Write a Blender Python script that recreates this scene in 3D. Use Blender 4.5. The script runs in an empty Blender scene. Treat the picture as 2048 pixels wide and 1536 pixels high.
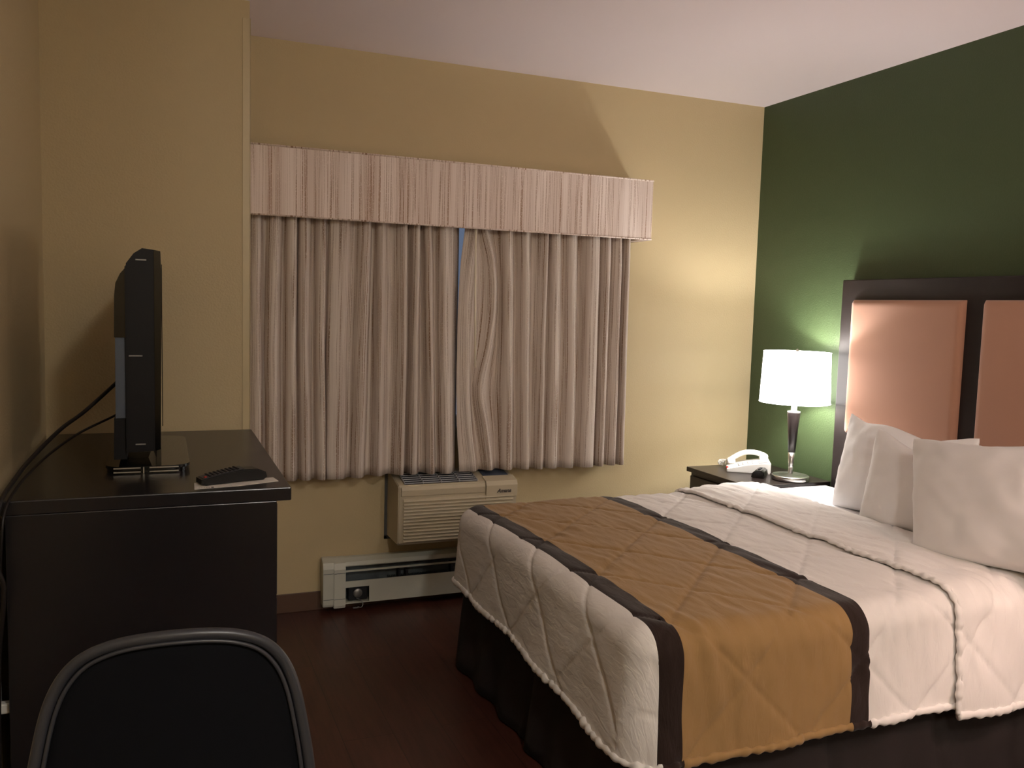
import bpy, bmesh, math, random
from mathutils import Vector, Matrix, noise
random.seed(7)
PI = math.pi
S = bpy.context.scene
C = S.collection

# ------------------------------------------------------------------ helpers
def lin(r, g, b):
    f = lambda c: (c/255/12.92) if c/255 <= .04045 else ((c/255+.055)/1.055)**2.4
    return (f(r), f(g), f(b), 1)

def obj(name, bm, mat=None, parent=None, smooth=False, loc=None):
    me = bpy.data.meshes.new(name)
    bmesh.ops.recalc_face_normals(bm, faces=bm.faces)
    bm.to_mesh(me); bm.free()
    if mat is not None: me.materials.append(mat)
    if smooth:
        for p in me.polygons: p.use_smooth = True
    o = bpy.data.objects.new(name, me); C.objects.link(o)
    if parent is not None:
        o.parent = parent
        if loc is None: o.matrix_parent_inverse = Matrix.Translation(-wl(parent))
    if loc is not None: o.location = loc
    return o

def wl(o):
    v = Vector((0, 0, 0))
    v = Vector(o.get('_w', (0, 0, 0)))
    return v

def thing(name, label, cat, loc=(0, 0, 0), group=None):
    o = bpy.data.objects.new(name, None); C.objects.link(o)
    o.location = loc; o['_w'] = loc
    o.empty_display_size = .05
    o['label'] = label; o['category'] = cat
    if group: o['group'] = group
    return o

def tag(o, label, cat, group=None):
    o['label'] = label; o['category'] = cat
    if group: o['group'] = group
    return o

def struct(name, bm, m, parent=None, smooth=False):
    o = obj(name, bm, m, parent, smooth)
    if parent is None: o['kind'] = 'structure'
    return o

def box(bm, x0, y0, z0, x1, y1, z1, bev=0, seg=2):
    r = bmesh.ops.create_cube(bm, size=1)
    vs = r['verts']
    for v in vs:
        v.co = Vector((x0+(v.co.x+.5)*(x1-x0), y0+(v.co.y+.5)*(y1-y0), z0+(v.co.z+.5)*(z1-z0)))
    if bev:
        es = list({e for v in vs for e in v.link_edges})
        bmesh.ops.bevel(bm, geom=es, offset=bev, segments=seg, affect='EDGES', profile=.5)
    return bm

def B(*a, **k):
    bm = bmesh.new(); box(bm, *a, **k); return bm

def prism(bm, pts, axis, a, b, bev=0):
    """polygon pts (2-D) extruded along axis from a to b"""
    def mk(p, t):
        if axis == 'y': return (p[0], t, p[1])
        if axis == 'x': return (t, p[0], p[1])
        return (p[0], p[1], t)
    v0 = [bm.verts.new(mk(p, a)) for p in pts]
    v1 = [bm.verts.new(mk(p, b)) for p in pts]
    n = len(pts)
    f = [bm.faces.new(v0), bm.faces.new(v1[::-1])]
    for i in range(n):
        f.append(bm.faces.new((v0[i], v0[(i+1) % n], v1[(i+1) % n], v1[i])))
    if bev:
        es = list({e for ff in f[:2] for e in ff.edges})
        bmesh.ops.bevel(bm, geom=es, offset=bev, segments=2, affect='EDGES')
    return bm

def lathe(bm, prof, seg=40, center=(0, 0), cap=True):
    rings = []
    for r, z in prof:
        rings.append([bm.verts.new((center[0]+r*math.cos(2*PI*i/seg), center[1]+r*math.sin(2*PI*i/seg), z)) for i in range(seg)])
    for a, b in zip(rings, rings[1:]):
        for i in range(seg):
            bm.faces.new((a[i], a[(i+1) % seg], b[(i+1) % seg], b[i]))
    if cap:
        bm.faces.new(rings[0][::-1]); bm.faces.new(rings[-1])
    return bm

def catmull(pts, sub=8, closed=False):
    P = [Vector(p) for p in pts]; out = []
    n = len(P)
    rng = range(n) if closed else range(n-1)
    for i in rng:
        if closed: p0, p1, p2, p3 = P[i-1], P[i], P[(i+1) % n], P[(i+2) % n]
        else: p0, p1, p2, p3 = P[max(i-1, 0)], P[i], P[i+1], P[min(i+2, n-1)]
        for k in range(sub):
            t = k/sub
            out.append(.5*((2*p1)+(-p0+p2)*t+(2*p0-5*p1+4*p2-p3)*t*t+(-p0+3*p1-3*p2+p3)*t**3))
    if not closed: out.append(P[-1])
    return out

def tube(bm, pts, r, seg=10, closed=False, sx=1, sy=1, rfun=None):
    """tube along 3-D points"""
    P = [Vector(p) for p in pts]; n = len(P)
    rings = []
    up = None
    for i, p in enumerate(P):
        if closed: t = P[(i+1) % n]-P[i-1]
        else: t = P[min(i+1, n-1)]-P[max(i-1, 0)]
        t.normalize()
        if up is None:
            up = Vector((0, 0, 1)) if abs(t.z) < .9 else Vector((1, 0, 0))
        up = (up-t*up.dot(t)).normalized()
        s = t.cross(up)
        rr = r if rfun is None else r*rfun(i, p)
        rings.append([bm.verts.new(p+rr*(sx*math.cos(2*PI*k/seg)*s+sy*math.sin(2*PI*k/seg)*up)) for k in range(seg)])
    m = n if closed else n-1
    for i in range(m):
        a, b = rings[i], rings[(i+1) % n]
        for k in range(seg):
            bm.faces.new((a[k], a[(k+1) % seg], b[(k+1) % seg], b[k]))
    if not closed:
        bm.faces.new(rings[0][::-1]); bm.faces.new(rings[-1])
    return bm

# ------------------------------------------------------------------ materials
def mat(name, col, rough=.6, metal=0, spec=.5, bump=0, bscale=200, bdist=.002, coat=0, trans=0, emit=0, sheen=0, col2=None, cscale=10, ior=None):
    m = bpy.data.materials.new(name); m.use_nodes = True
    nt = m.node_tree; N = nt.nodes; L = nt.links
    b = N['Principled BSDF']
    c = col if len(col) == 4 else lin(*col)
    b.inputs['Base Color'].default_value = c
    b.inputs['Roughness'].default_value = rough
    b.inputs['Metallic'].default_value = metal
    b.inputs['Specular IOR Level'].default_value = spec
    b.inputs['Coat Weight'].default_value = coat
    b.inputs['Transmission Weight'].default_value = trans
    b.inputs['Sheen Weight'].default_value = sheen
    if ior: b.inputs['IOR'].default_value = ior
    if emit:
        b.inputs['Emission Color'].default_value = c; b.inputs['Emission Strength'].default_value = emit
    tc = N.new('ShaderNodeTexCoord')
    if bump:
        no = N.new('ShaderNodeTexNoise'); no.inputs['Scale'].default_value = bscale; no.inputs['Detail'].default_value = 3
        bp = N.new('ShaderNodeBump'); bp.inputs['Strength'].default_value = bump; bp.inputs['Distance'].default_value = bdist
        L.new(tc.outputs['Object'], no.inputs['Vector']); L.new(no.outputs['Fac'], bp.inputs['Height'])
        L.new(bp.outputs['Normal'], b.inputs['Normal'])
    if col2 is not None:
        no = N.new('ShaderNodeTexNoise'); no.inputs['Scale'].default_value = cscale; no.inputs['Detail'].default_value = 4
        mx = N.new('ShaderNodeMix'); mx.data_type = 'RGBA'
        mx.inputs['A'].default_value = c; mx.inputs['B'].default_value = col2 if len(col2) == 4 else lin(*col2)
        L.new(tc.outputs['Object'], no.inputs['Vector']); L.new(no.outputs['Fac'], mx.inputs['Factor'])
        L.new(mx.outputs['Result'], b.inputs['Base Color'])
    return m

M = {}
M['wall'] = mat('wall_paint', (199, 181, 143), .55, bump=.35, bscale=140, bdist=.003, spec=.35)
M['green'] = mat('green_paint', (61, 76, 48), .5, bump=.4, bscale=140, bdist=.003, spec=.4)
M['ceil'] = mat('ceiling_paint', (238, 228, 231), .8, bump=.2, bscale=90, bdist=.002)
M['guard'] = mat('corner_guard_vinyl', (201, 184, 145), .42, spec=.5)
M['base'] = mat('vinyl_baseboard', (92, 66, 50), .45)
M['dark_trim'] = mat('sleeve_gasket', (95, 98, 100), .4, metal=.3)
M['window_frame'] = mat('window_frame', (215, 215, 210), .4)
M['white_enamel'] = mat('heater_enamel', (206, 208, 196), .45, col2=(190, 190, 176), cscale=9)
M['heater_in'] = mat('heater_inside', (110, 120, 124), .6, metal=.2, col2=(60, 66, 70), cscale=30)
M['ac'] = mat('ac_plastic', (196, 184, 158), .5, col2=(186, 174, 148), cscale=6)
M['ac_dark'] = mat('ac_inside', (20, 22, 28), .6)
M['ac_vent'] = mat('ac_vent_plastic', (170, 172, 176), .45)
M['metal'] = mat('brushed_steel', (205, 203, 200), .28, metal=1, bump=.05, bscale=300)
M['metal_dull'] = mat('dull_metal', (150, 150, 148), .45, metal=.9)
M['espresso'] = mat('lamp_wood', (30, 24, 24), .35)
M['bulb'] = None
M['black_plastic'] = mat('black_plastic', (17, 18, 23), .5, spec=.25, bump=.05, bscale=800)
M['black_gloss'] = mat('black_gloss', (9, 9, 11), .16, spec=.6)
M['grey_plastic'] = mat('slate_plastic', (78, 88, 104), .45)
M['screen'] = mat('screen_glass', (6, 6, 8), .15)
M['glass_base'] = mat('smoked_glass', (70, 78, 82), .03, trans=.85, ior=1.45)
M['cable'] = mat('cable_rubber', (30, 26, 25), .45)
M['phone'] = mat('phone_plastic', (232, 230, 226), .35)
M['phone_key'] = mat('phone_keys', (186, 184, 186), .4)
M['phone_panel'] = mat('phone_panel', (150, 150, 152), .4)
M['red'] = mat('red_plastic', (190, 40, 30), .4)
M['clock_face'] = mat('clock_face', (74, 48, 44), .12)
M['paper'] = mat('paper', (225, 220, 212), .8)
M['ink'] = mat('ink', (70, 66, 66), .8)
M['rubber'] = mat('remote_body', (26, 26, 28), .4)
M['rubber_grey'] = mat('remote_fascia', (66, 66, 72), .5)
M['chair_frame'] = mat('chair_frame', (54, 55, 60), .38)
M['chair_mesh'] = mat('chair_mesh', (13, 14, 18), .95, spec=.15)
M['chair_seat'] = mat('chair_seat', (24, 24, 28), .9, bump=.3, bscale=700)
M['skirt'] = mat('bed_skirt_cloth', (30, 21, 19), .9, bump=.2, bscale=500)
M['suede'] = mat('tan_upholstery', (176, 130, 106), .85, bump=.25, bscale=600, bdist=.001, sheen=.3)
M['sheet'] = mat('white_cotton', (240, 238, 240), .85, bump=.12, bscale=60, bdist=.003, sheen=.1)
M['pillow'] = mat('pillowcase_cotton', (247, 244, 243), .85, bump=.1, bscale=25, bdist=.004, sheen=.1)
M['mattress'] = mat('mattress_ticking', (225, 222, 220), .9)
M['wand'] = mat('wand_plastic', (238, 228, 205), .35)
M['outlet'] = mat('outlet_plastic', (235, 232, 224), .4)
M['void'] = mat('track_metal', (120, 116, 108), .5, metal=.4)

def glass_mat():
    m = bpy.data.materials.new('window_glass'); m.use_nodes = True
    N = m.node_tree.nodes; L = m.node_tree.links
    N.clear()
    o = N.new('ShaderNodeOutputMaterial'); t = N.new('ShaderNodeBsdfTransparent'); g = N.new('ShaderNodeBsdfGlossy')
    g.inputs['Roughness'].default_value = .02; f = N.new('ShaderNodeFresnel'); f.inputs['IOR'].default_value = 1.45
    mx = N.new('ShaderNodeMixShader'); L.new(f.outputs[0], mx.inputs[0]); L.new(t.outputs[0], mx.inputs[1]); L.new(g.outputs[0], mx.inputs[2])
    L.new(mx.outputs[0], o.inputs[0]); return m
M['glass'] = glass_mat()

def wood(name, c1, c2, rough, scale=(1, 14, 14), spec=.5, rot=0):
    m = bpy.data.materials.new(name); m.use_nodes = True
    N = m.node_tree.nodes; L = m.node_tree.links; b = N['Principled BSDF']
    tc = N.new('ShaderNodeTexCoord'); mp = N.new('ShaderNodeMapping'); mp.inputs['Scale'].default_value = scale
    no = N.new('ShaderNodeTexNoise'); no.inputs['Scale'].default_value = 6; no.inputs['Detail'].default_value = 6
    mx = N.new('ShaderNodeMix'); mx.data_type = 'RGBA'; mx.inputs['A'].default_value = lin(*c1); mx.inputs['B'].default_value = lin(*c2)
    L.new(tc.outputs['Object'], mp.inputs[0]); L.new(mp.outputs[0], no.inputs['Vector']); L.new(no.outputs['Fac'], mx.inputs['Factor'])
    L.new(mx.outputs['Result'], b.inputs['Base Color']); b.inputs['Roughness'].default_value = rough
    b.inputs['Specular IOR Level'].default_value = spec
    bp = N.new('ShaderNodeBump'); bp.inputs['Strength'].default_value = .08; bp.inputs['Distance'].default_value = .001
    L.new(no.outputs['Fac'], bp.inputs['Height']); L.new(bp.outputs[0], b.inputs['Normal'])
    return m
M['dresser'] = wood('espresso_veneer', (20, 20, 25), (31, 30, 34), .28, (14, 1, 14), .65)
M['stand'] = wood('espresso_nightstand', (24, 18, 18), (40, 30, 28), .3, (14, 1, 14))
M['head'] = wood('espresso_headboard', (20, 14, 15), (32, 22, 21), .45, (14, 1, 14))

def floor_mat():
    m = bpy.data.materials.new('laminate_planks'); m.use_nodes = True
    N = m.node_tree.nodes; L = m.node_tree.links; b = N['Principled BSDF']
    tc = N.new('ShaderNodeTexCoord'); mp = N.new('ShaderNodeMapping'); mp.inputs['Rotation'].default_value = (0, 0, PI/2)
    br = N.new('ShaderNodeTexBrick'); br.inputs['Scale'].default_value = 1
    br.inputs['Brick Width'].default_value = 1.2; br.inputs['Row Height'].default_value = .16
    br.inputs['Mortar Size'].default_value = .0015; br.inputs['Mortar'].default_value = lin(40, 22, 18)
    br.inputs['Color1'].default_value = lin(74, 42, 34); br.inputs['Color2'].default_value = lin(82, 47, 37)
    mp2 = N.new('ShaderNodeMapping'); mp2.inputs['Scale'].default_value = (16, 1.2, 1)
    no = N.new('ShaderNodeTexNoise'); no.inputs['Scale'].default_value = 4; no.inputs['Detail'].default_value = 8
    mx = N.new('ShaderNodeMix'); mx.data_type = 'RGBA'; mx.blend_type = 'MULTIPLY'; mx.inputs['Factor'].default_value = .8
    L.new(tc.outputs['Object'], mp.inputs[0]); L.new(mp.outputs[0], br.inputs['Vector'])
    L.new(tc.outputs['Object'], mp2.inputs[0]); L.new(mp2.outputs[0], no.inputs['Vector'])
    rp = N.new('ShaderNodeValToRGB'); rp.color_ramp.elements[0].color = (.45, .42, .4, 1); rp.color_ramp.elements[1].color = (1, 1, 1, 1)
    rp.color_ramp.elements[0].position = .3; rp.color_ramp.elements[1].position = .7
    L.new(no.outputs['Fac'], rp.inputs[0]); L.new(br.outputs['Color'], mx.inputs['A']); L.new(rp.outputs[0], mx.inputs['B'])
    L.new(mx.outputs['Result'], b.inputs['Base Color']); b.inputs['Roughness'].default_value = .38
    return m
M['floor'] = floor_mat()

def fabric_mat(name, light, dark, transl=.15):
    """woven fabric with fine irregular vertical stripes, driven by the cloth's own width coordinate (UV, metres)"""
    m = bpy.data.materials.new(name); m.use_nodes = True
    N = m.node_tree.nodes; L = m.node_tree.links; b = N['Principled BSDF']
    uv = N.new('ShaderNodeUVMap'); uv.uv_map = 'UVMap'
    def strip(sx, sy, detail=1):
        mp = N.new('ShaderNodeMapping'); mp.inputs['Scale'].default_value = (sx, sy, 1)
        no = N.new('ShaderNodeTexNoise'); no.noise_dimensions = '2D'; no.inputs['Scale'].default_value = 1; no.inputs['Detail'].default_value = detail
        L.new(uv.outputs[0], mp.inputs[0]); L.new(mp.outputs[0], no.inputs['Vector']); return no
    fine = strip(290, 2, 2); mid = strip(38, .05, 1); wide = strip(13, .02, 0); dash = strip(300, 160, 1)
    def ramp(n, a, b_):
        r = N.new('ShaderNodeMapRange'); r.inputs['From Min'].default_value = a; r.inputs['From Max'].default_value = b_; L.new(n.outputs['Fac'], r.inputs['Value']); return r
    f = ramp(fine, .49, .60); md = ramp(mid, .42, .58); w = ramp(wide, .4, .6); d = ramp(dash, .15, .5)
    def mth(op, a, b_):
        x = N.new('ShaderNodeMath'); x.operation = op
        for i, v in enumerate((a, b_)):
            if isinstance(v, (int, float)): x.inputs[i].default_value = v
            else: L.new(v.outputs[0], x.inputs[i])
        return x
    q = mth('MULTIPLY', mth('MULTIPLY', f, d), mth('ADD', mth('MULTIPLY', md, .8), .15))
    q = mth('ADD', q, mth('MULTIPLY', w, .22)); q.use_clamp = True
    mx = N.new('ShaderNodeMix'); mx.data_type = 'RGBA'; mx.inputs['A'].default_value = lin(*light); mx.inputs['B'].default_value = lin(*dark)
    L.new(q.outputs[0], mx.inputs['Factor']); L.new(mx.outputs['Result'], b.inputs['Base Color'])
    b.inputs['Roughness'].default_value = .9; b.inputs['Specular IOR Level'].default_value = .15
    bp = N.new('ShaderNodeBump'); bp.inputs['Strength'].default_value = .15; bp.inputs['Distance'].default_value = .0008
    L.new(fine.outputs['Fac'], bp.inputs['Height']); L.new(bp.outputs[0], b.inputs['Normal'])
    if transl:
        t = N.new('ShaderNodeBsdfTranslucent'); L.new(mx.outputs['Result'], t.inputs['Color'])
        ms = N.new('ShaderNodeMixShader'); ms.inputs[0].default_value = transl
        L.new(b.outputs[0], ms.inputs[1]); L.new(t.outputs[0], ms.inputs[2]); L.new(ms.outputs[0], N['Material Output'].inputs[0])
    return m
M['curtain'] = fabric_mat('curtain_fabric', (228, 217, 208), (142, 114, 92), .05)
M['valance'] = fabric_mat('valance_fabric', (244, 230, 222), (170, 138, 116), 0)

def quilt_mat(name, banded=True):
    m = bpy.data.materials.new(name); m.use_nodes = True
    N = m.node_tree.nodes; L = m.node_tree.links; b = N['Principled BSDF']
    uv = N.new('ShaderNodeUVMap'); uv.uv_map = 'UVMap'
    tc = N.new('ShaderNodeTexCoord')
    white = lin(236, 231, 227); tan = lin(156, 123, 80); dk = lin(42, 29, 25)
    if banded:
        # woven bands across the quilt at fixed distances from its foot
        at = N.new('ShaderNodeAttribute'); at.attribute_name = 'band'
        rp = N.new('ShaderNodeValToRGB'); cr = rp.color_ramp; cr.interpolation = 'CONSTANT'
        # band value 0..1 == x -1.95 .. -.45
        f = lambda x: (x+1.95)/1.5
        cr.elements[0].position = 0; cr.elements[0].color = white
        cr.elements[1].position = f(-1.832); cr.elements[1].color = dk
        for x, c in ((-1.772, tan), (-1.258, dk), (-1.198, white)):
            e = cr.elements.new(f(x)); e.color = c
        L.new(at.outputs['Fac'], rp.inputs[0]); L.new(rp.outputs[0], b.inputs['Base Color'])
    else:
        b.inputs['Base Color'].default_value = white
    b.inputs['Roughness'].default_value = .85; b.inputs['Sheen Weight'].default_value = .15
    b.inputs['Specular IOR Level'].default_value = .2
    def nz(sx, sy, det=3):
        mp = N.new('ShaderNodeMapping'); mp.inputs['Scale'].default_value = (sx, sy, 1)
        no = N.new('ShaderNodeTexNoise'); no.noise_dimensions = '2D'; no.inputs['Scale'].default_value = 1; no.inputs['Detail'].default_value = det
        no.inputs['Distortion'].default_value = .6
        L.new(uv.outputs[0], mp.inputs[0]); L.new(mp.outputs[0], no.inputs['Vector']); return no
    a = nz(52, 17, 3)
    bp = N.new('ShaderNodeBump'); bp.inputs['Strength'].default_value = .35; bp.inputs['Distance'].default_value = .005
    L.new(a.outputs['Fac'], bp.inputs['Height'])
    c = nz(900, 900, 1); bp2 = N.new('ShaderNodeBump'); bp2.inputs['Strength'].default_value = .12; bp2.inputs['Distance'].default_value = .0006
    L.new(c.outputs['Fac'], bp2.inputs['Height']); L.new(bp.outputs[0], bp2.inputs['Normal']); L.new(bp2.outputs[0], b.inputs['Normal'])
    return m
M['quilt'] = quilt_mat('banded_quilt'); M['quilt_white'] = quilt_mat('white_quilt', False)

def emis(name, col, s, rest=None):
    m = bpy.data.materials.new(name); m.use_nodes = True
    b = m.node_tree.nodes['Principled BSDF']
    b.inputs['Base Color'].default_value = (.9, .88, .84, 1); b.inputs['Roughness'].default_value = .8
    b.inputs['Emission Color'].default_value = (*col, 1); b.inputs['Emission Strength'].default_value = s
    return m

# ------------------------------------------------------------------ room shell
CH = 2.44; XL = -3.29; YB = -7.0
struct('floor', B(XL-.12, YB-.12, -.12, .12, .14, 0), M['floor'])
struct('ceiling', B(XL-.12, YB-.12, CH, .12, .14, CH+.12), M['ceil'])
struct('wall_right', B(0, YB, 0, .12, .14, CH), M['green'])
struct('wall_left', B(XL-.12, YB, 0, XL, .14, CH), M['wall'])
struct('wall_back', B(XL-.12, YB-.12, 0, .12, YB, CH), M['wall'])
WX0, WX1, WZ0, WZ1 = -2.36, -1.0, .80, 1.90
bm = bmesh.new()
box(bm, XL, 0, 0, WX0, .14, CH); box(bm, WX1, 0, 0, 0, .14, CH)
box(bm, WX0, 0, 0, WX1, .14, WZ0); box(bm, WX0, 0, WZ1, WX1, .14, CH)
struct('wall_front', bm, M['wall'])
# boxed-out column in the left corner with its vinyl corner guard
struct('wall_column', B(XL, -.42, 0, -2.613, 0, CH), M['wall'])
bm = bmesh.new(); box(bm, -2.638, -.4225, .0, -2.6095, -.42, 2.378, .001); box(bm, -2.613, -.4225, .0, -2.6100, -.395, 2.378, .001)
struct('trim_1', bm, M['guard'])
# unseen partition added behind the camera to shade the left wall and column
struct('added_shade_wall', B(XL, -4.55, 0, -1.645, -4.43, CH), M['wall'])
# window
w = bmesh.new()
for a in ((WX0, .05, WZ0, WX1, .11, WZ0+.05), (WX0, .05, WZ1-.05, WX1, .11, WZ1), (WX0, .05, WZ0+.05, WX0+.05, .11, WZ1-.05), (WX1-.05, .05, WZ0+.05, WX1, .11, WZ1-.05), (-1.71, .05, WZ0+.05, -1.66, .11, WZ1-.05)):
    box(w, *a, bev=.004)
win = struct('window_1', w, M['window_frame'])
obj('pane', B(WX0+.05, .078, WZ0+.05, -1.71, .084, WZ1-.05), M['glass'], win)
obj('pane', B(-1.66, .078, WZ0+.05, WX1-.05, .084, WZ1-.05), M['glass'], win)
obj('window_sill', B(WX0, 0.001, WZ0, WX1, .05, WZ0+.012, bev=.003), M['window_frame'], win)
# baseboards
struct('baseboard_front', B(-2.613, -.006, 0, -.0, 0, .085, bev=.002), M['base'])
struct('baseboard_right', B(-.006, YB, 0, 0, -.006, .085, bev=.002), M['base'])
struct('baseboard_left', B(XL, -4.43, 0, XL+.006, -.42, .085, bev=.002), M['base'])
struct('baseboard_column', B(XL+.006, -.426, 0, -2.638, -.42, .085, bev=.002), M['base'])

# ------------------------------------------------------------------ dresser
dr = thing('dresser', 'black-brown wooden dresser in the left corner carrying the television', 'dresser', (-2.94, -.96, 0))
DZ = .88
obj('top_panel', B(-3.268, -1.508, DZ-.035, -2.605, -.430, DZ, bev=.003), M['dresser'], dr)
bm = bmesh.new(); box(bm, -3.258, -1.5065, .06, -2.6415, -.435, DZ-.035, bev=.002); obj('carcass', bm, M['dresser'], dr)
obj('plinth', B(-3.24, -1.48, 0, -2.70, -.45, .06), M['dresser'], dr)
for r in range(3):
    for c in range(2):
        y0 = -1.49+c*.53; z0 = .08+r*.255
        d = obj('drawer', B(-2.6415, y0, z0, -2.6385, y0+.515, z0+.245, bev=.001), M['dresser'], dr)
        obj('knob', B(-2.6385, y0+.19, z0+.12, -2.630, y0+.345, z0+.13, bev=.003), M['black_plastic'], d)

# ------------------------------------------------------------------ television
tv = thing('television', 'black flat-screen television seen edge-on on the dresser', 'television', (-2.95, -.95, DZ))
Y0, Y1 = -1.33, -.55
prof = [(-2.934, 1.486), (-2.962, 1.489), (-2.982, 1.475), (-2.998, 1.447), (-3.004, 1.44), (-3.004, .958), (-2.982, .955), (-2.934, .958)]
bm = bmesh.new(); prism(bm, prof, 'y', Y0, Y1, .003); obj('cabinet', bm, M['black_plastic'], tv)
bm = bmesh.new(); prism(bm, [(-3.003, 1.437), (-3.015, 1.422), (-3.026, 1.398), (-3.0295, 1.365), (-3.031, 1.257), (-3.003, 1.257)], 'y', Y0+.008, Y1-.008, .003); obj('rear_hood', bm, M['black_gloss'], tv)
bm = bmesh.new(); prism(bm, [(-3.003, 1.257), (-3.0285, 1.257), (-3.0295, 1.045), (-3.003, 1.045)], 'y', Y0+.012, Y1-.012, .002); obj('rear_cover', bm, M['grey_plastic'], tv)
bm = bmesh.new(); prism(bm, [(-3.003, 1.044), (-3.033, 1.044), (-3.035, .935), (-3.003, .935)], 'y', Y0+.016, Y1-.016, .003); obj('speaker_bar', bm, M['black_plastic'], tv)
bm = bmesh.new(); prism(bm, [(-2.934, 1.486), (-2.918, 1.483), (-2.9155, 1.40), (-2.9205, .962), (-2.934, .958)], 'y', Y0-.002, Y1+.002, .002); obj('bezel', bm, M['black_gloss'], tv)
obj('screen', B(-2.9165, Y0+.03, 1.02, -2.9145, Y1-.03, 1.45), M['screen'], tv)
for z, xa, xb in ((1.457, -2.978, -2.952), (1.208, -2.996, -2.963), (.975, -2.982, -2.957)):
    s = obj('side_slot', B(xa, Y0-.0015, z, xb, Y0+.002, z+.0035, bev=.0008), M['metal_dull'], tv)
bm = bmesh.new(); prism(bm, [(-3.012, .956), (-2.935, .956), (-2.945, .925), (-2.955, .898), (-3.005, .898), (-3.016, .93)], 'y', -1.10, -.78, .004); obj('stand_neck', bm, M['black_gloss'], tv)
# glass foot: rounded slab
def rrect(x0, y0, x1, y1, r, n=8):
    out = []
    for cx, cy, a0 in ((x1-r, y1-r, 0), (x0+r, y1-r, 90), (x0+r, y0+r, 180), (x1-r, y0+r, 270)):
        for k in range(n+1):
            a = math.radians(a0+90*k/n); out.append((cx+r*math.cos(a), cy+r*math.sin(a)))
    return out
bm = bmesh.new(); prism(bm, rrect(-3.062, -1.235, -2.845, -.68, .045), 'z', DZ+.013, DZ+.021, .0015); obj('stand_base', bm, M['glass_base'], tv)
bm = bmesh.new(); prism(bm, rrect(-3.058, -1.229, -2.852, -.69, .042), 'z', DZ, DZ+.013, .001); obj('base_plate', bm, M['black_gloss'], tv)
bm = bmesh.new()
for z in (DZ+.0045, DZ+.0155):
    box(bm, -3.04, -1.2375, z, -2.972, -1.2345, z+.0032); box(bm, -2.950, -1.2375, z, -2.875, -1.2345, z+.0032)
box(bm, -2.966, -1.2375, DZ+.001, -2.963, -1.2345, DZ+.019)
obj('base_edge_strip', bm, M['metal'], tv)

bm = bmesh.new(); tube(bm, catmull([(-3.033, -1.03, 1.12), (-3.045, -1.05, 1.108), (-3.116, -1.12, 1.042), (-3.171, -1.2, 1.002), (-3.226, -1.33, .946), (-3.249, -1.45, .913), (-3.262, -1.54, .883), (-3.27, -1.56, .815), (-3.264, -1.565, .736), (-3.255, -1.56, .674), (-3.272, -1.54, .5), (-3.276, -1.54, .2), (-3.27, -1.5, .03)], 10), .0055)
tag(obj('power_cable', bm, M['cable'], smooth=True), 'thick black cable curving from the television back down the left wall', 'cable')
bm = bmesh.new(); tube(bm, catmull([(-3.037, -1.035, 1.025), (-3.046, -1.05, 1.018), (-3.129, -1.12, .982), (-3.185, -1.23, .950), (-3.218, -1.35, .925), (-3.240, -1.45, .900), (-3.252, -1.535, .868), (-3.258, -1.558, .80), (-3.27, -1.54, .6), (-3.28, -1.53, .3), (-3.27, -1.5, .03)], 10), .0035)
tag(obj('antenna_cable', bm, M['cable'], smooth=True), 'thinner lower cable leaving the television back beneath the thick one', 'cable')

# outlet on left wall
ol = thing('wall_outlet', 'white wall outlet at the left edge beside the dresser', 'outlet', (XL, -1.45, .37))
obj('cover_plate', B(XL, -1.505, .33, XL+.006, -1.432, .42, bev=.002), M['outlet'], ol)
obj('plug', B(XL+.006, -1.48, .355, XL+.03, -1.455, .38, bev=.004), M['outlet'], ol)

# remote + paper
bm = bmesh.new()
prism(bm, [(-2.842, -1.478), (-2.735, -1.462), (-2.628, -1.425), (-2.636, -1.372), (-2.735, -1.395), (-2.84, -1.40)], 'z', DZ, DZ+.0012)
pp = tag(obj('paper_slip', bm, M['paper']), 'white printed paper slip lying under the remote on the dresser', 'paper')
bm = bmesh.new(); box(bm, -2.801, -1.472, DZ+.0012, -2.795, -1.462, DZ+.0016)
for k in range(5): box(bm, -2.832+k*.006, -1.470, DZ+.0012, -2.828+k*.006, -1.468, DZ+.0015)
obj('print', bm, M['ink'], pp)
rm = thing('remote_control', 'black television remote lying on the paper slip', 'remote', (-2.74, -1.40, DZ))
Rm = Matrix.Translation((-2.829, -1.43, DZ+.0012)) @ Matrix.Rotation(math.radians(16), 4, 'Z')
def rob(name, bm, m, parent=rm, smooth=False):
    bmesh.ops.transform(bm, matrix=Rm, verts=bm.verts); return obj(name, bm, m, parent, smooth)
bm = bmesh.new(); prism(bm, [(0, .004), (.012, .0), (.03, .002), (.10, .004), (.165, .001), (.176, .008), (.172, .022), (.15, .032), (.11, .034), (.06, .027), (.0, .017)], 'y', -.022, .026, .003)
body = rob('body', bm, M['rubber'])
bm = bmesh.new(); prism(bm, [(.006, .0175), (.06, .0275), (.11, .0345), (.115, .0362), (.11, .0362), (.06, .029), (.006, .019)], 'y', -.019, .023, .0005); rob('fascia', bm, M['rubber_grey'])
bm = bmesh.new()
for i in range(8):
    for j in range(4):
        x = .022+i*.0105; z = .0190+(x-.006)*.165; y = -.014+j*.0105
        box(bm, x, y, z, x+.006, y+.007, z+.003, bev=.0008, seg=1)
rob('keypad', bm, M['black_plastic'])
rob('power_button', B(.010, -.012, .0196, .017, -.004, .0225, bev=.001), M['red'])

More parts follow.
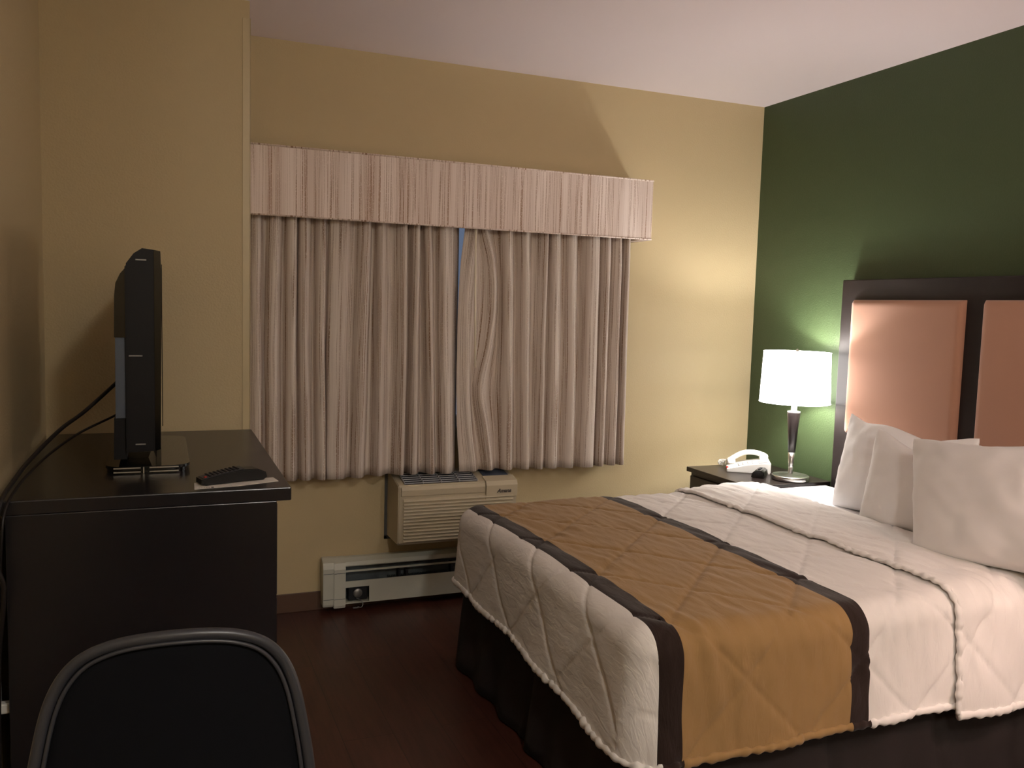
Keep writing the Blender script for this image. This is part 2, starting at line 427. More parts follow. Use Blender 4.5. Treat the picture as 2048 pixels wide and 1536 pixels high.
# ------------------------------------------------------------------ curtains and valance
def cloth(name, knots, z0, z1, mt, parent=None, nz_=26, hem=None, sub=6):
    """knots: list of (x_top, x_mid, x_bottom, y_top, y_mid, y_bottom)"""
    bm = bmesh.new(); uvl = bm.loops.layers.uv.new('UVMap')
    rows = []
    for j in range(nz_+1):
        t = j/nz_   # 0 top .. 1 bottom
        def q(v):
            g = t*(len(v)-1); i0 = min(int(g), len(v)-2); h = g-i0
            p0, p1, p2, p3 = v[max(i0-1, 0)], v[i0], v[i0+1], v[min(i0+2, len(v)-1)]
            return .5*(2*p1+(p2-p0)*h+(2*p0-5*p1+4*p2-p3)*h*h+(-p0+3*p1-3*p2+p3)*h**3)
        ks = [(q(k[0]), q(k[1]), 0) for k in knots]
        c = catmull(ks, sub)
        rows.append(c)
    u = [0]
    ref = rows[nz_]
    for a, b in zip(ref, ref[1:]): u.append(u[-1]+(b-a).length)
    V = []
    for j, r in enumerate(rows):
        t = j/nz_; z = z1+(z0-z1)*t
        vr = []
        for i, p in enumerate(r):
            w = noise.noise(Vector((u[i]*6, z*2.5, 3.1)))*.006
            zz = z+(hem(p.x) if hem else 0)*t
            vr.append(bm.verts.new((p.x+w*.4, p.y+w, zz)))
        V.append(vr)
    for j in range(nz_):
        for i in range(len(ref)-1):
            f = bm.faces.new((V[j][i], V[j][i+1], V[j+1][i+1], V[j+1][i]))
            for lp, (uu, zz) in zip(f.loops, ((u[i], j), (u[i+1], j), (u[i+1], j+1), (u[i], j+1))):
                lp[uvl].uv = (uu, z1+(z0-z1)*zz/nz_)
    me = bpy.data.meshes.new(name); bm.to_mesh(me); bm.free(); me.materials.append(mt)
    for p in me.polygons: p.use_smooth = True
    o = bpy.data.objects.new(name, me); C.objects.link(o)
    if parent: o.parent = parent; o.matrix_parent_inverse = Matrix.Translation(-wl(parent))
    s = o.modifiers.new('thick', 'SOLIDIFY'); s.thickness = .002
    return o

def folds(ridges, first, last, F=-.152, Bk=-.098):
    """ridges: ((x at even heights, top to hem), half width) fold crests; valleys fall between"""
    ext = lambda v, n: [v[0]*(1-2*k/(n-1))+v[1]*2*k/(n-1) if 2*k <= n-1 else v[1]*(2-2*k/(n-1))+v[2]*(2*k/(n-1)-1) for k in range(n)] if len(v) == 3 else list(v)
    N5 = 7
    ridges = [(ext(a, N5), w) for a, w in ridges]
    out = [(ext(first[0], N5), ext(first[1], N5))]
    for i, (xs, w) in enumerate(ridges):
        f = F-random.uniform(-.007, .008)
        out.append(([x-w for x in xs], [f+.014]+[f+.010]*3+[f+.008]*3))
        out.append(([x+w for x in xs], [f+.010]+[f+.004]*3+[f]*3))
        if i < len(ridges)-1:
            nx, nw = ridges[i+1]
            bk = Bk+random.uniform(-.012, .008)
            out.append(([(x+w+y-nw)/2+.003 for x, y in zip(xs, nx)], [bk]*N5))
    out.append((ext(last[0], N5), ext(last[1], N5)))
    return out
ridL = [((-2.56, -2.56, -2.555), .012), ((-2.49, -2.50, -2.495), .014), ((-2.42, -2.422, -2.42), .012), ((-2.372, -2.372, -2.36), .012), ((-2.30, -2.30, -2.29), .010), ((-2.225, -2.235, -2.235), .028), ((-2.116, -2.13, -2.14), .014), ((-2.05, -2.05, -2.05), .010), ((-1.955, -1.95, -1.955), .012), ((-1.895, -1.895, -1.895), .010), ((-1.85, -1.83, -1.815), .010), ((-1.775, -1.765, -1.745), .014)]
ridR = [((-1.635, -1.655, -1.665, -1.665, -1.66, -1.645, -1.62), .014), ((-1.590, -1.545, -1.535, -1.555, -1.590, -1.560, -1.535), .010), ((-1.475, -1.46, -1.448), .012), ((-1.39, -1.375, -1.358), .012), ((-1.285, -1.29, -1.285), .010), ((-1.235, -1.225, -1.22), .014), ((-1.155, -1.135, -1.13), .014), ((-1.04, -1.035, -1.035), .024), ((-.965, -.965, -.965), .010), ((-.905, -.90, -.90), .012), ((-.86, -.86, -.855), .010)]
HZ = .618
cl = cloth('curtain', folds(ridL, ((-2.598, -2.598, -2.598), (-.10, -.10, -.10)), ((-1.688, -1.684, -1.684), (-.086, -.084, -.086))), HZ, 1.74, M['curtain'], hem=lambda x: .004*math.sin(x*9))
tag(cl, 'left striped taupe curtain panel, beside the column and behind the dresser', 'curtain')
cr_ = cloth('curtain', folds(ridR, ((-1.672, -1.690, -1.697, -1.698, -1.697, -1.690, -1.675), (-.13, -.13, -.13)), ((-.808, -.795, -.835), (-.04, -.05, -.07))), HZ, 1.74, M['curtain'], hem=lambda x: .004*math.sin(x*8+1))
tag(cr_, 'right striped taupe curtain panel above the air conditioner, with the draw wand', 'curtain')
# leading edge flap that falls forward on the right panel, narrowing then widening
bm = bmesh.new(); tube(bm, [(-1.640, -.176, 1.72), (-1.636, -.180, 1.4), (-1.628, -.181, 1.095)], .0045, 10)
obj('draw_wand', bm, M['wand'], cr_, True)

va = thing('valance', 'striped beige fabric-covered valance box over the curtains', 'valance', (-1.68, -.1, 1.70))
def fab_box(name, x0, y0, z0, x1, y1, z1, mt, parent, bev=.004):
    bm = B(x0, y0, z0, x1, y1, z1, bev=bev)
    uvl = bm.loops.layers.uv.new('UVMap')
    for f in bm.faces:
        f.normal_update()
        for lp in f.loops:
            c = lp.vert.co
            lp[uvl].uv = ((c.y+.7 if abs(f.normal.x) > .5 else c.x), c.z)
    return obj(name, bm, mt, parent)
fab_box('front_board', -2.600, -.197, 1.703, -.764, -.183, 1.976, M['valance'], va)
fab_box('end_board', -.780, -.184, 1.703, -.764, -.001, 1.976, M['valance'], va)
fab_box('dust_board', -2.600, -.184, 1.958, -.779, -.001, 1.974, M['valance'], va)
for z in (1.976, 1.7035):
    bm = bmesh.new(); tube(bm, [(-2.600, -.197, z), (-.766, -.197, z), (-.7635, -.1945, z), (-.7635, -.002, z)], .0035, 8)
    uvl = bm.loops.layers.uv.new('UVMap')
    for f in bm.faces:
        for lp in f.loops: lp[uvl].uv = (lp.vert.co.x*.3, 0)
    obj('welt_cord', bm, M['valance'], va, True)
tr = tag(obj('curtain_track', B(-2.595, -.14, 1.75, -.80, -.09, 1.772, bev=.003), M['void']), 'metal curtain track hidden behind the striped valance', 'curtain track')

# ------------------------------------------------------------------ air conditioner
ac = thing('air_conditioner', 'beige louvred air conditioner in the wall under the curtains', 'air conditioner', (-1.70, 0, .30))
AX0, AX1, AY = -1.973, -1.42, -.20
prof = [(-.001, .315), (AY+.01, .318), (AY, .328), (AY, .572), (AY+.008, .582), (-.06, .609), (-.001, .612)]
bm = bmesh.new(); prism(bm, prof, 'x', AX0, AX1, .004); obj('housing', bm, M['ac'], ac)
bm = bmesh.new()
for a in ((AX0-.012, -.006, .30, AX0, -.001, .612), (AX1, -.006, .30, AX1+.012, -.001, .612), (AX0-.012, -.006, .300, AX1+.012, -.001, .315)): box(bm, *a)
obj('wall_sleeve', bm, M['dark_trim'], ac)
# grille of horizontal louvres on the front face
bm = bmesh.new()
box(bm, AX0+.018, AY-.0025, .333, AX1-.016, AY-.0005, .524)
n = 13; zt = .518; zb = .341
for i in range(n):
    z = zb+(zt-zb)*i/(n-1)
    prism(bm, [(AY-.002, z-.0045), (AY-.014, z-.0055), (AY-.013, z-.002), (AY-.002, z+.0055)], 'x', AX0+.022, AX1-.02)
obj('front_grille', bm, M['ac'], ac)
bm = bmesh.new(); prism(bm, [(AY-.001, .536), (AY-.008, .537), (AY-.010, .562), (AY-.004, .577), (AY-.001, .578)], 'x', AX0+.012, -1.575, .001); obj('upper_strip', bm, M['ac'], ac)
bm = bmesh.new(); prism(bm, [(AY-.001, .512), (AY-.012, .513), (AY-.013, .565), (AY-.004, .584), (AY+.05, .598), (AY+.05, .591), (AY-.001, .578)], 'x', -1.572, AX1-.001, .001)
prism(bm, [(AY-.001, .50), (AY-.010, .50), (AY-.010, .509), (AY-.001, .509)], 'x', -1.572, AX1-.004)
obj('control_housing', bm, M['ac'], ac)
def on_top(t, y):     # height of the sloping top at depth y, offset t
    return .582+(y-(AY+.008))*(.609-.582)/(-.06-(AY+.008))+t
bm = bmesh.new()
prism(bm, [(AY+.014, on_top(.0005, AY+.014)), (AY+.014, on_top(.002, AY+.014)), (-.065, on_top(.002, -.065)), (-.065, on_top(.0005, -.065))], 'x', AX0+.03, -1.605)
obj('vent_recess', bm, M['ac_dark'], ac)
bm = bmesh.new()
for i in range(6):
    y = AY+.018+i*.0215
    prism(bm, [(y, on_top(.002, y)), (y, on_top(.0055, y)), (y+.0025, on_top(.0055, y+.0025)), (y+.0025, on_top(.002, y+.003))], 'x', AX0+.03, -1.605)
for i in range(5):
    x = AX0+.03+i*(-1.608-AX0-.03)/4
    prism(bm, [(AY+.014, on_top(.002, AY+.014)), (AY+.014, on_top(.009, AY+.014)), (-.065, on_top(.009, -.065)), (-.065, on_top(.002, -.065))], 'x', x, x+.003)
obj('vent_louvre', bm, M['ac_vent'], ac)
bm = bmesh.new()
prism(bm, [(AY+.052, on_top(.001, AY+.052)), (AY+.052, on_top(.005, AY+.052)), (-.065, on_top(.005, -.065)), (-.065, on_top(.001, -.065))], 'x', -1.562, AX1-.02, .001)
obj('control_lid', bm, M['grey_plastic'], ac)
cu = bpy.data.curves.new('brand_lettering', 'FONT'); cu.body = 'Amana'; cu.size = .024; cu.shear = .35; cu.extrude = .0006; cu.offset = .0006; cu.align_x = 'CENTER'
to = bpy.data.objects.new('tmp_text', cu); C.objects.link(to)
dg = bpy.context.evaluated_depsgraph_get(); me = bpy.data.meshes.new_from_object(to.evaluated_get(dg)); bpy.data.objects.remove(to)
lo = bpy.data.objects.new('brand_lettering', me); C.objects.link(lo); me.materials.clear(); me.materials.append(M['ink'])
lo.parent = ac; lo.matrix_parent_inverse = Matrix.Translation(-wl(ac)); lo.location = (-1.487, AY-.0136, .532); lo.rotation_euler = (PI/2, 0, 0)

# ------------------------------------------------------------------ baseboard heater
he = thing('baseboard_heater', 'white metal baseboard heater on the window wall, cover partly open', 'heater', (-1.5, 0, .02))
HX0, HX1 = -2.27, -.60
top = [(-.007, .236), (-.03, .235), (-.058, .222), (-.066, .208), (-.064, .203), (-.055, .216), (-.03, .228), (-.007, .229)]
bm = bmesh.new(); prism(bm, top, 'x', HX0+.09, HX1); obj('top_cover', bm, M['white_enamel'], he)
obj('back_plate', B(HX0+.01, -.010, .03, HX1-.01, -.0065, .23), M['heater_in'], he)
obj('damper', B(HX0+.095, -.066, .178, HX1, -.060, .186, bev=.001), M['white_enamel'], he)
bm = bmesh.new()
for i in range(160):
    x = HX0+.30+i*.0082
    if x > HX1-.05: break
    box(bm, x, -.054, .07, x+.0008, -.014, .135)
fins = obj('heating_fins', bm, M['heater_in'], he)
# front panel, with cut-out for the thermostat knob
def panel(bm, x0, x1, z0, z1): box(bm, x0, -.071, z0, x1, -.067, z1)
bm = bmesh.new(); panel(bm, HX0+.09, HX1, .110, .138); panel(bm, HX0+.205, HX1, .040, .110); box(bm, HX0+.09, -.071, .036, HX1, -.012, .040)
obj('front_panel', bm, M['white_enamel'], he)
bm = bmesh.new(); prism(bm, [(-.007, .03), (-.068, .03), (-.072, .04), (-.073, .200), (-.064, .226), (-.03, .240), (-.007, .240)], 'x', HX0, HX0+.048, .002); obj('end_cap', bm, M['white_enamel'], he)
bm = bmesh.new(); prism(bm, [(-.007, .022), (-.074, .022), (-.078, .034), (-.078, .196), (-.067, .222), (-.03, .238), (-.007, .238)], 'x', HX0+.046, HX0+.098, .002); obj('end_cap', bm, M['white_enamel'], he)
for z in (.062, .178):
    bm = bmesh.new(); box(bm, HX0+.002, -.0735, z, HX0+.046, -.0725, z+.002); box(bm, HX0+.048, -.0787, z, HX0+.096, -.0777, z+.002); obj('cap_groove', bm, M['heater_in'], he)
obj('thermostat_box', B(HX0+.115, -.055, .045, HX0+.20, -.012, .105, bev=.003), M['ac_dark'], he)
bm = bmesh.new(); lathe(bm, [(.021, 0), (.021, .008), (.018, .011), (.004, .012)], 24)
bmesh.ops.transform(bm, matrix=Matrix.Translation((HX0+.155, -.055, .079)) @ Matrix.Rotation(PI/2, 4, 'X'), verts=bm.verts)
obj('thermostat_knob', bm, M['metal_dull'], he, True)
bm = bmesh.new(); tube(bm, catmull([(HX0+.15, -.058, .055), (HX0+.17, -.072, .045), (HX0+.175, -.08, .03), (HX0+.165, -.086, .020), (HX0+.15, -.088, .026)], 6), .0018, 6)
obj('loose_wire', bm, M['metal_dull'], he, True)
bm = bmesh.new(); box(bm, HX0+.13, -.088, .018, HX0+.155, -.078, .022, bev=.001); obj('bracket_clip', bm, M['metal_dull'], he)
for x in (-1.93, -1.895, -1.68):
    obj('damper_bracket', B(x, -.058, .115, x+.012, -.02, .165 if x != -1.68 else .180, bev=.002), M['ac_dark'], he)

# ------------------------------------------------------------------ nightstands, lamps
def nightstand(y0, y1, label):
    t = thing('nightstand', label, 'nightstand', (-.25, (y0+y1)/2, 0))
    obj('top_panel', B(-.495, y0, .577, -.035, y1, .60, bev=.003), M['stand'], t)
    obj('carcass', B(-.475, y0+.015, .05, -.04, y1-.015, .577, bev=.002), M['stand'], t)
    obj('plinth', B(-.455, y0+.03, 0, -.05, y1-.03, .05), M['stand'], t)
    for z0, z1 in ((.42, .56), (.07, .40)):
        d = obj('drawer', B(-.488, y0+.025, z0, -.475, y1-.025, z1, bev=.003), M['stand'], t)
        bm = bmesh.new(); lathe(bm, [(.006, 0), (.006, .012), (.013, .016), (.013, .022), (.002, .025)], 20)
        bmesh.ops.transform(bm, matrix=Matrix.Translation((-.488, (y0+y1)/2, (z0+z1)/2)) @ Matrix.Rotation(-PI/2, 4, 'Y'), verts=bm.verts)
        obj('knob', bm, M['metal_dull'], d, True)
    return t
nightstand(-.675, -.175, 'black-brown nightstand in the corner carrying the telephone and lit lamp')

def lamp(x, y, z, label, bulb_m, shade_m, sh=1):
    t = thing('table_lamp', label, 'lamp', (x, y, z))
    c = (x, y)
    bm = bmesh.new(); lathe(bm, [(.001, z), (.082, z), (.084, z+.004), (.084, z+.020), (.081, z+.024), (.079, z+.022), (.060, z+.021), (.022, z+.024), (.010, z+.030), (.001, z+.030)], 56, c); obj('base', bm, M['metal'], t, True)
    bm = bmesh.new(); lathe(bm, [(.010, z+.028), (.0115, z+.07), (.0165, z+.132)], 32, c); obj('stem', bm, M['metal'], t, True)
    bm = bmesh.new(); lathe(bm, [(.0165, z+.130), (.0235, z+.24), (.030, z+.315), (.030, z+.318)], 32, c); obj('wooden_column', bm, M['espresso'], t, True)
    bm = bmesh.new(); lathe(bm, [(.030, z+.318), (.029, z+.322), (.013, z+.323), (.012, z+.40), (.012, z+.43)], 32, c); obj('neck', bm, M['metal'], t, True)
    bm = bmesh.new(); lathe(bm, [(.158, z+.364), (.149, z+.597)], 72, c, cap=False)
    s = obj('lamp_shade', bm, shade_m, t, True)
    for r, zz in ((.158, .364), (.149, .597)):
        bm = bmesh.new(); tube(bm, [(x+r*math.cos(2*PI*k/48), y+r*math.sin(2*PI*k/48), z+zz) for k in range(48)], .0018, 6, closed=True); obj('shade_rim', bm, shade_m, s, True)
    bm = bmesh.new()
    tube(bm, [(x-.148, y, z+.585), (x+.148, y, z+.585)], .0015, 6); tube(bm, [(x, y-.148, z+.585), (x, y+.148, z+.585)], .0015, 6); lathe(bm, [(.008, z+.583), (.008, z+.60), (.003, z+.612)], 16, c)
    obj('shade_spider', bm, M['metal'], t)
    bm = bmesh.new(); bmesh.ops.create_uvsphere(bm, u_segments=20, v_segments=14, radius=.030)
    for v in bm.verts:
        if v.co.z < 0: k = 1-.35*(-v.co.z/.03); v.co.x *= k; v.co.y *= k; v.co.z *= 1.4
    bmesh.ops.translate(bm, verts=bm.verts, vec=(x, y, z+.500)); obj('bulb', bm, bulb_m, t, True)
    return t
lamp(-.20, -.59, .60, 'lit table lamp with white drum shade beside the telephone', emis('bulb_white', (1, .96, .92), 540), emis('shade_white', (1, .96, .92), 9))
# unseen floor lamp added right of the bed for warm light on pillows
fx, fy = -.64, -2.74
fl_ = thing('added_floor_lamp', 'unseen floor lamp with drum shade, added to cast warm light on the bed', 'lamp', (fx, fy, 0))
bm = bmesh.new(); lathe(bm, [(.002, 0), (.14, 0), (.142, .012), (.12, .022), (.02, .03), (.002, .03)], 40, (fx, fy)); obj('base', bm, M['metal'], fl_, True)
bm = bmesh.new(); lathe(bm, [(.012, .025), (.012, 1.05)], 20, (fx, fy)); obj('pole', bm, M['metal'], fl_, True)
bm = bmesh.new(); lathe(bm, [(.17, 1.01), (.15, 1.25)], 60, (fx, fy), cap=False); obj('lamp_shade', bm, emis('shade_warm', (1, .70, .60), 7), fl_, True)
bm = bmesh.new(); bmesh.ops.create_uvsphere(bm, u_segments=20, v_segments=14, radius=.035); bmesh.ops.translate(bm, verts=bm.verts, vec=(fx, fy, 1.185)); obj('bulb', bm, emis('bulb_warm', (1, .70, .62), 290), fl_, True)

# telephone
ph = thing('telephone', 'white corded desk telephone with red message light, on the corner nightstand', 'telephone', (-.24, -.33, .60))
Rp = Matrix.Translation((-.338, -.285, .6)) @ Matrix.Rotation(math.radians(-34), 4, 'Z')
def pob(name, bm, m, smooth=False, parent=ph):
    bmesh.ops.transform(bm, matrix=Rp, verts=bm.verts); return obj(name, bm, m, parent, smooth)
# local: x = back direction (length .2), y = width (.0..-.16)
bm = bmesh.new(); prism(bm, [(0, .004), (.006, 0), (.20, 0), (.205, .01), (.205, .052), (.19, .056), (.10, .040), (.03, .022), (.002, .014)], 'y', -.085, .085, .004)
pob('base', bm, M['phone'])
def zt(x): return .0225+(x-.03)*.25 if x < .10 else .040+(x-.10)*.178
bm = bmesh.new()
for i in range(4):
    for j in range(3):
        x = .055+i*.022; y = -.055+j*.024; z = zt(x)
        box(bm, x, y, z-.002, x+.014, y+.016, z+.005, bev=.001, seg=1)
pob('keypad', bm, M['phone_key'])
bm = bmesh.new(); prism(bm, [(.15, zt(.15)), (.19, zt(.19)), (.19, zt(.19)+.002), (.15, zt(.15)+.002)], 'y', -.075, .0, .0005); pob('dial_card', bm, M['phone_panel'])
bm = bmesh.new(); box(bm, -.001, -.045, .006, .010, -.012, .018, bev=.002); pob('message_light', bm, M['red'])
hp = catmull([(.012, .050, .030), (.035, .050, .052), (.075, .050, .076), (.115, .050, .084), (.155, .050, .080), (.185, .050, .066)], 6)
def rf(i, p):
    t = i/(len(hp)-1); return 1.25 if t < .12 or t > .88 else 1.0+.25*abs(2*t-1)**4
bm = bmesh.new(); tube(bm, hp, .0155, 14, sx=1.25, sy=.8, rfun=rf)
box(bm, .004, .028, .022, .045, .072, .047, bev=.008, seg=3); box(bm, .158, .028, .050, .200, .072, .078, bev=.008, seg=3)
pob('handset', bm, M['phone'], True)
bm = bmesh.new(); pts = []
for k in range(150):
    t = k/149; a = t*2*PI*12
    cx = .006-.034*math.sin(t*PI); cy = .058+.040*t+.016*math.sin(t*5); cz = .021+.006*math.cos(t*4)
    pts.append((cx+.009*math.cos(a), cy+.003*math.sin(a*.5), cz+.010*math.sin(a)))
tube(bm, pts, .0016, 5); pob('coiled_cord', bm, M['phone'], True)

# clock radio
ck = thing('clock_radio', 'small black clock radio between the telephone and the lamp', 'clock', (-.23, -.46, .60))
Rc = Matrix.Translation((-.318, -.468, .6)) @ Matrix.Rotation(math.radians(-48), 4, 'Z')
bm = bmesh.new(); prism(bm, [(0, .004), (.006, 0), (.058, 0), (.062, .01), (.058, .030), (.045, .038), (.022, .037), (.004, .020)], 'y', -.052, .052, .006)
bmesh.ops.transform(bm, matrix=Rc, verts=bm.verts); obj('body', bm, M['black_gloss'], ck)
bm = bmesh.new(); prism(bm, [(.0035, .018), (.0012, .019), (.0185, .0365), (.021, .0355)], 'y', -.038, .038, .0005)
bmesh.ops.transform(bm, matrix=Rc, verts=bm.verts); obj('display', bm, M['clock_face'], ck)
bm = bmesh.new(); box(bm, .026, -.025, .034, .040, .025, .0405, bev=.002)
bmesh.ops.transform(bm, matrix=Rc, verts=bm.verts); obj('snooze_button', bm, M['black_plastic'], ck)

# ------------------------------------------------------------------ headboard
hb = thing('headboard', 'dark wooden headboard with tan padded panels against the green wall', 'headboard', (-.03, -1.40, 0))
bm = bmesh.new(); box(bm, -.060, -2.10, .10, -.0065, -.70, 1.53, bev=.004); obj('frame', bm, M['head'], hb)
for yc in (-1.069, -1.733):
    bm = bmesh.new(); nx, nz_ = 28, 28; W2, H2 = .291, .298; V = []
    zc = 1.143
    for i in range(nx+1):
        row = []
        for j in range(nz_+1):
            u = -1+2*i/nx; v = -1+2*j/nz_
            # ease samples to the border
            u = math.sin(u*PI/2); v = math.sin(v*PI/2)
            e = min(1, ((1-abs(u))*W2)/.022); g = min(1, ((1-abs(v))*H2)/.022)
            d = .026*math.sqrt(max(0, 1-(1-e)**2))*math.sqrt(max(0, 1-(1-g)**2))
            row.append(bm.verts.new((-.060-d, yc+u*W2, zc+v*H2)))
        V.append(row)
    for i in range(nx):
        for j in range(nz_): bm.faces.new((V[i][j], V[i+1][j], V[i+1][j+1], V[i][j+1]))
    obj('padded_panel', bm, M['suede'], hb, True)

# ------------------------------------------------------------------ bed
bed = thing('bed', 'double bed with white mattress and dark brown bed skirt', 'bed', (-1.0, -1.4, 0))
obj('mattress', B(-1.82, -2.035, .33, -.095, -.725, .585, bev=.05, seg=5), M['mattress'], bed, True)
obj('box_spring', B(-1.82, -2.035, .10, -.095, -.725, .33, bev=.01), M['skirt'], bed)
for x in (-1.7, -.25):
    for y in (-1.9, -.86): obj('leg', B(x-.025, y-.025, 0, x+.025, y+.025, .10), M['black_plastic'], bed)
bm = bmesh.new(); V = []
path = []
def add_line(a, b, n, kind):
    for k in range(n): t = k/n; path.append((a[0]+(b[0]-a[0])*t, a[1]+(b[1]-a[1])*t, kind))
add_line((-.10, -.715), (-1.825, -.715), 90, (0, 1)); add_line((-1.84, -.73), (-1.84, -2.03), 70, (-1, 0)); add_line((-1.825, -2.045), (-.10, -2.045), 90, (0, -1))
for i, (x, y, n) in enumerate(path):
    col = []
    for j in range(11):
        t = j/10; z = .345*(1-t)+.008*t
        wv = .010*t*math.sin(i*.55)+.012*t*noise.noise(Vector((x*3, y*3, 1)))+.004
        fl = .040*t+wv
        # box pleats at the corners and the middles
        for px_, py_ in ((-1.26, -2.045), (-.88, -2.045), (-1.84, -1.40)):
            dd = math.hypot(x-px_, y-py_)
            if dd < .03: fl -= .022*(1-dd/.03)
        col.append(bm.verts.new((x+n[0]*fl, y+n[1]*fl, z)))
    V.append(col)
for a, b in zip(V, V[1:]):
    for j in range(10): bm.faces.new((a[j], b[j], b[j+1], a[j+1]))
sk = obj('bed_skirt', bm, M['skirt'], bed, True)
s = sk.modifiers.new('thick', 'SOLIDIFY'); s.thickness = .002

def top_z(x, y):
    cx = (y+1.38)/.70
    z = .613-.007*cx**4
    z += .010*math.exp(-((x+.62)/.25)**2-((y+.80)/.13)**2)
    return z+.006*noise.noise(Vector((x*2.2, y*2.2, .4)))
def seam(a, b, Lq=.26):
    u = (a+b*1.0)/math.sqrt(2); v = (a-b)/math.sqrt(2)
    def d(t): f = (t/Lq+.31) % 1; return min(f, 1-f)*Lq
    return min(d(u), d(v))
def puff(a, b):
    d = seam(a, b)
    g = -.0048*math.exp(-(d/.0055)**2)+.0020*(1-math.exp(-d/.03))
    pk = math.exp(-d/.05)
    msk = .5+1.9*max(0, noise.noise(Vector((a*3.1, b*3.1, 12)))+.25)
    n1 = noise.noise(Vector((a*27+b*5, b*8, 5)))*.0036*msk
    n2 = noise.noise(Vector((a*46, b*15, 9)))*.0024*(.4+pk)
    n3 = noise.noise(Vector((a*5, b*4, 2)))*.004
    k = 1.25 if a > FX+RC else .4
    return g+(n1+n2)*k+n3*.7

R_ = .072; RC = .100
FX, NY, FY = -1.880, -2.098, -.668
def drape(a, b, off=0, flare=.012, edge_only=None):
    """cloth coordinate (a,b) -> point and normal; rect inset by RC from the bed outline"""
    x0 = FX+RC; y0 = NY+RC; y1 = FY-RC
    cx = max(a, x0); cy = min(max(b, y0), y1)
    dx, dy = a-cx, b-cy; d = math.hypot(dx, dy)
    if d < 1e-9: return Vector((cx, cy, top_z(cx, cy)+off)), Vector((0, 0, 1)), 0
    n = Vector((dx/d, dy/d, 0)); fl = RC-R_
    R2 = R_+off
    if d < fl: return Vector((cx, cy, 0))+n*d+Vector((0, 0, top_z(cx+n.x*d, cy+n.y*d)+off)), Vector((0, 0, 1)), 0
    tz = top_z(cx+n.x*fl, cy+n.y*fl)
    e = d-fl; th = e/R_
    if th < PI/2:
        p = Vector((cx, cy, 0))+n*(fl+R2*math.sin(th)); z = tz-R_+R2*math.cos(th)
        return Vector((p.x, p.y, z)), n*math.sin(th)+Vector((0, 0, math.cos(th))), 0
    dr_ = e-R_*PI/2
    p = Vector((cx, cy, 0))+n*(fl+R2+flare*dr_/.2)
    return Vector((p.x, p.y, tz-R_-dr_)), n.copy(), dr_

def hem_len(n, x, y, low=0):
    # length of the vertical drop so that the hem sits near z = .29
    z = .292
    if n[0] < -.5: z = .278+.05*max(0, min(1, (y+1.9)/1.2))
    z += .006*math.sin(x*6+y*5)-low
    return (.606-R_-z)
def build_quilt(name, xs, ys, foot, mt, off=0, low=0):
    """xs: cloth a samples from head to foot inset edge; ring rows fall over the edges"""
    x0 = FX+RC; y0 = NY+RC; y1 = FY-RC
    bm = bmesh.new(); uvl = bm.loops.layers.uv.new('UVMap'); bl = bm.verts.layers.float.new('band')
    cache = {}
    def vert(a, b, sc=1):
        k = (round(a, 5), round(b, 5))
        if k in cache: return cache[k]
        p, n, dr_ = drape(a, b, off)
        h = puff(a, b)*sc
        if dr_ > 0: h += .010*(dr_/.25)*math.sin(a*17+b*13+1.3)*.6
        q = p+n*h
        v = bm.verts.new(q)
        v[bl] = (min(max(q.x if dr_ == 0 else p.x, -1.95), -.45)+1.95)/1.5+.002*noise.noise(Vector((a*9, b*9, 0)))+.010*((b+1.38)/.7)*(-1)*(-1 if b > -1.38 else .3)
        cache[k] = v; uvd[v] = (a, b); return v
    uvd = {}
    for i in range(len(xs)-1):
        for j in range(len(ys)-1):
            bm.faces.new((vert(xs[i], ys[j]), vert(xs[i+1], ys[j]), vert(xs[i+1], ys[j+1]), vert(xs[i], ys[j+1])))
    # perimeter: list of (cx, cy, nx, ny)
    per = [(x, y1, 0, 1) for x in xs]
    if foot:
        for k in range(1, 15): a = PI/2+k*PI/2/15; per.append((x0, y1, math.cos(a), math.sin(a)))
        per += [(x0, y, -1, 0) for y in ys[::-1]]
        for k in range(1, 15): a = PI+k*PI/2/15; per.append((x0, y0, math.cos(a), math.sin(a)))
        per += [(x, y0, 0, -1) for x in xs[::-1]]
        runs = [per]
    else:
        runs = [per, [(x, y0, 0, -1) for x in xs[::-1]]]
    NR = 46; hems = []
    for run in runs:
        rings = []
        for cx, cy, nx_, ny_ in run:
            Lh = (RC-R_)+R_*PI/2+hem_len((nx_, ny_), cx, cy, low)
            rings.append([vert(cx+nx_*Lh*j/NR, cy+ny_*Lh*j/NR) for j in range(NR+1)])
        for a, b in zip(rings, rings[1:]):
            for j in range(NR):
                try: bm.faces.new((a[j], b[j], b[j+1], a[j+1]))
                except ValueError: pass
        hems.append([r[-1].co.copy() for r in rings])
    for f in bm.faces:
        for lp in f.loops: lp[uvl].uv = uvd[lp.vert]
    edge = [vert(xs[-1 if not foot else 0], y).co.copy() for y in ys]
    me = bpy.data.meshes.new(name); bmesh.ops.recalc_face_normals(bm, faces=bm.faces); bm.to_mesh(me); bm.free(); me.materials.append(mt)
    for p in me.polygons: p.use_smooth = True
    o = bpy.data.objects.new(name, me); C.objects.link(o)
    s = o.modifiers.new('thick', 'SOLIDIFY'); s.thickness = .008; s.offset = -1
    return o, hems
def binding(bm, pts, r, m=1):
    uvl = bm.loops.layers.uv.verify(); bl = bm.verts.layers.float.get('band') or bm.verts.layers.float.new('band')
    # resample finely
    P = [pts[0]]
    for p in pts[1:]:
        while (p-P[-1]).length > .006: P.append(P[-1]+(p-P[-1]).normalized()*.006)
    tube(bm, P, r, 10, sx=.8, sy=1.15, rfun=lambda i, p: 1+.5*noise.noise(p*48)+.16*math.sin(i*1.1))
    for v in bm.verts: v[bl] = (min(max(v.co.x, -1.95), -.45)+1.95)/1.5
    return bm
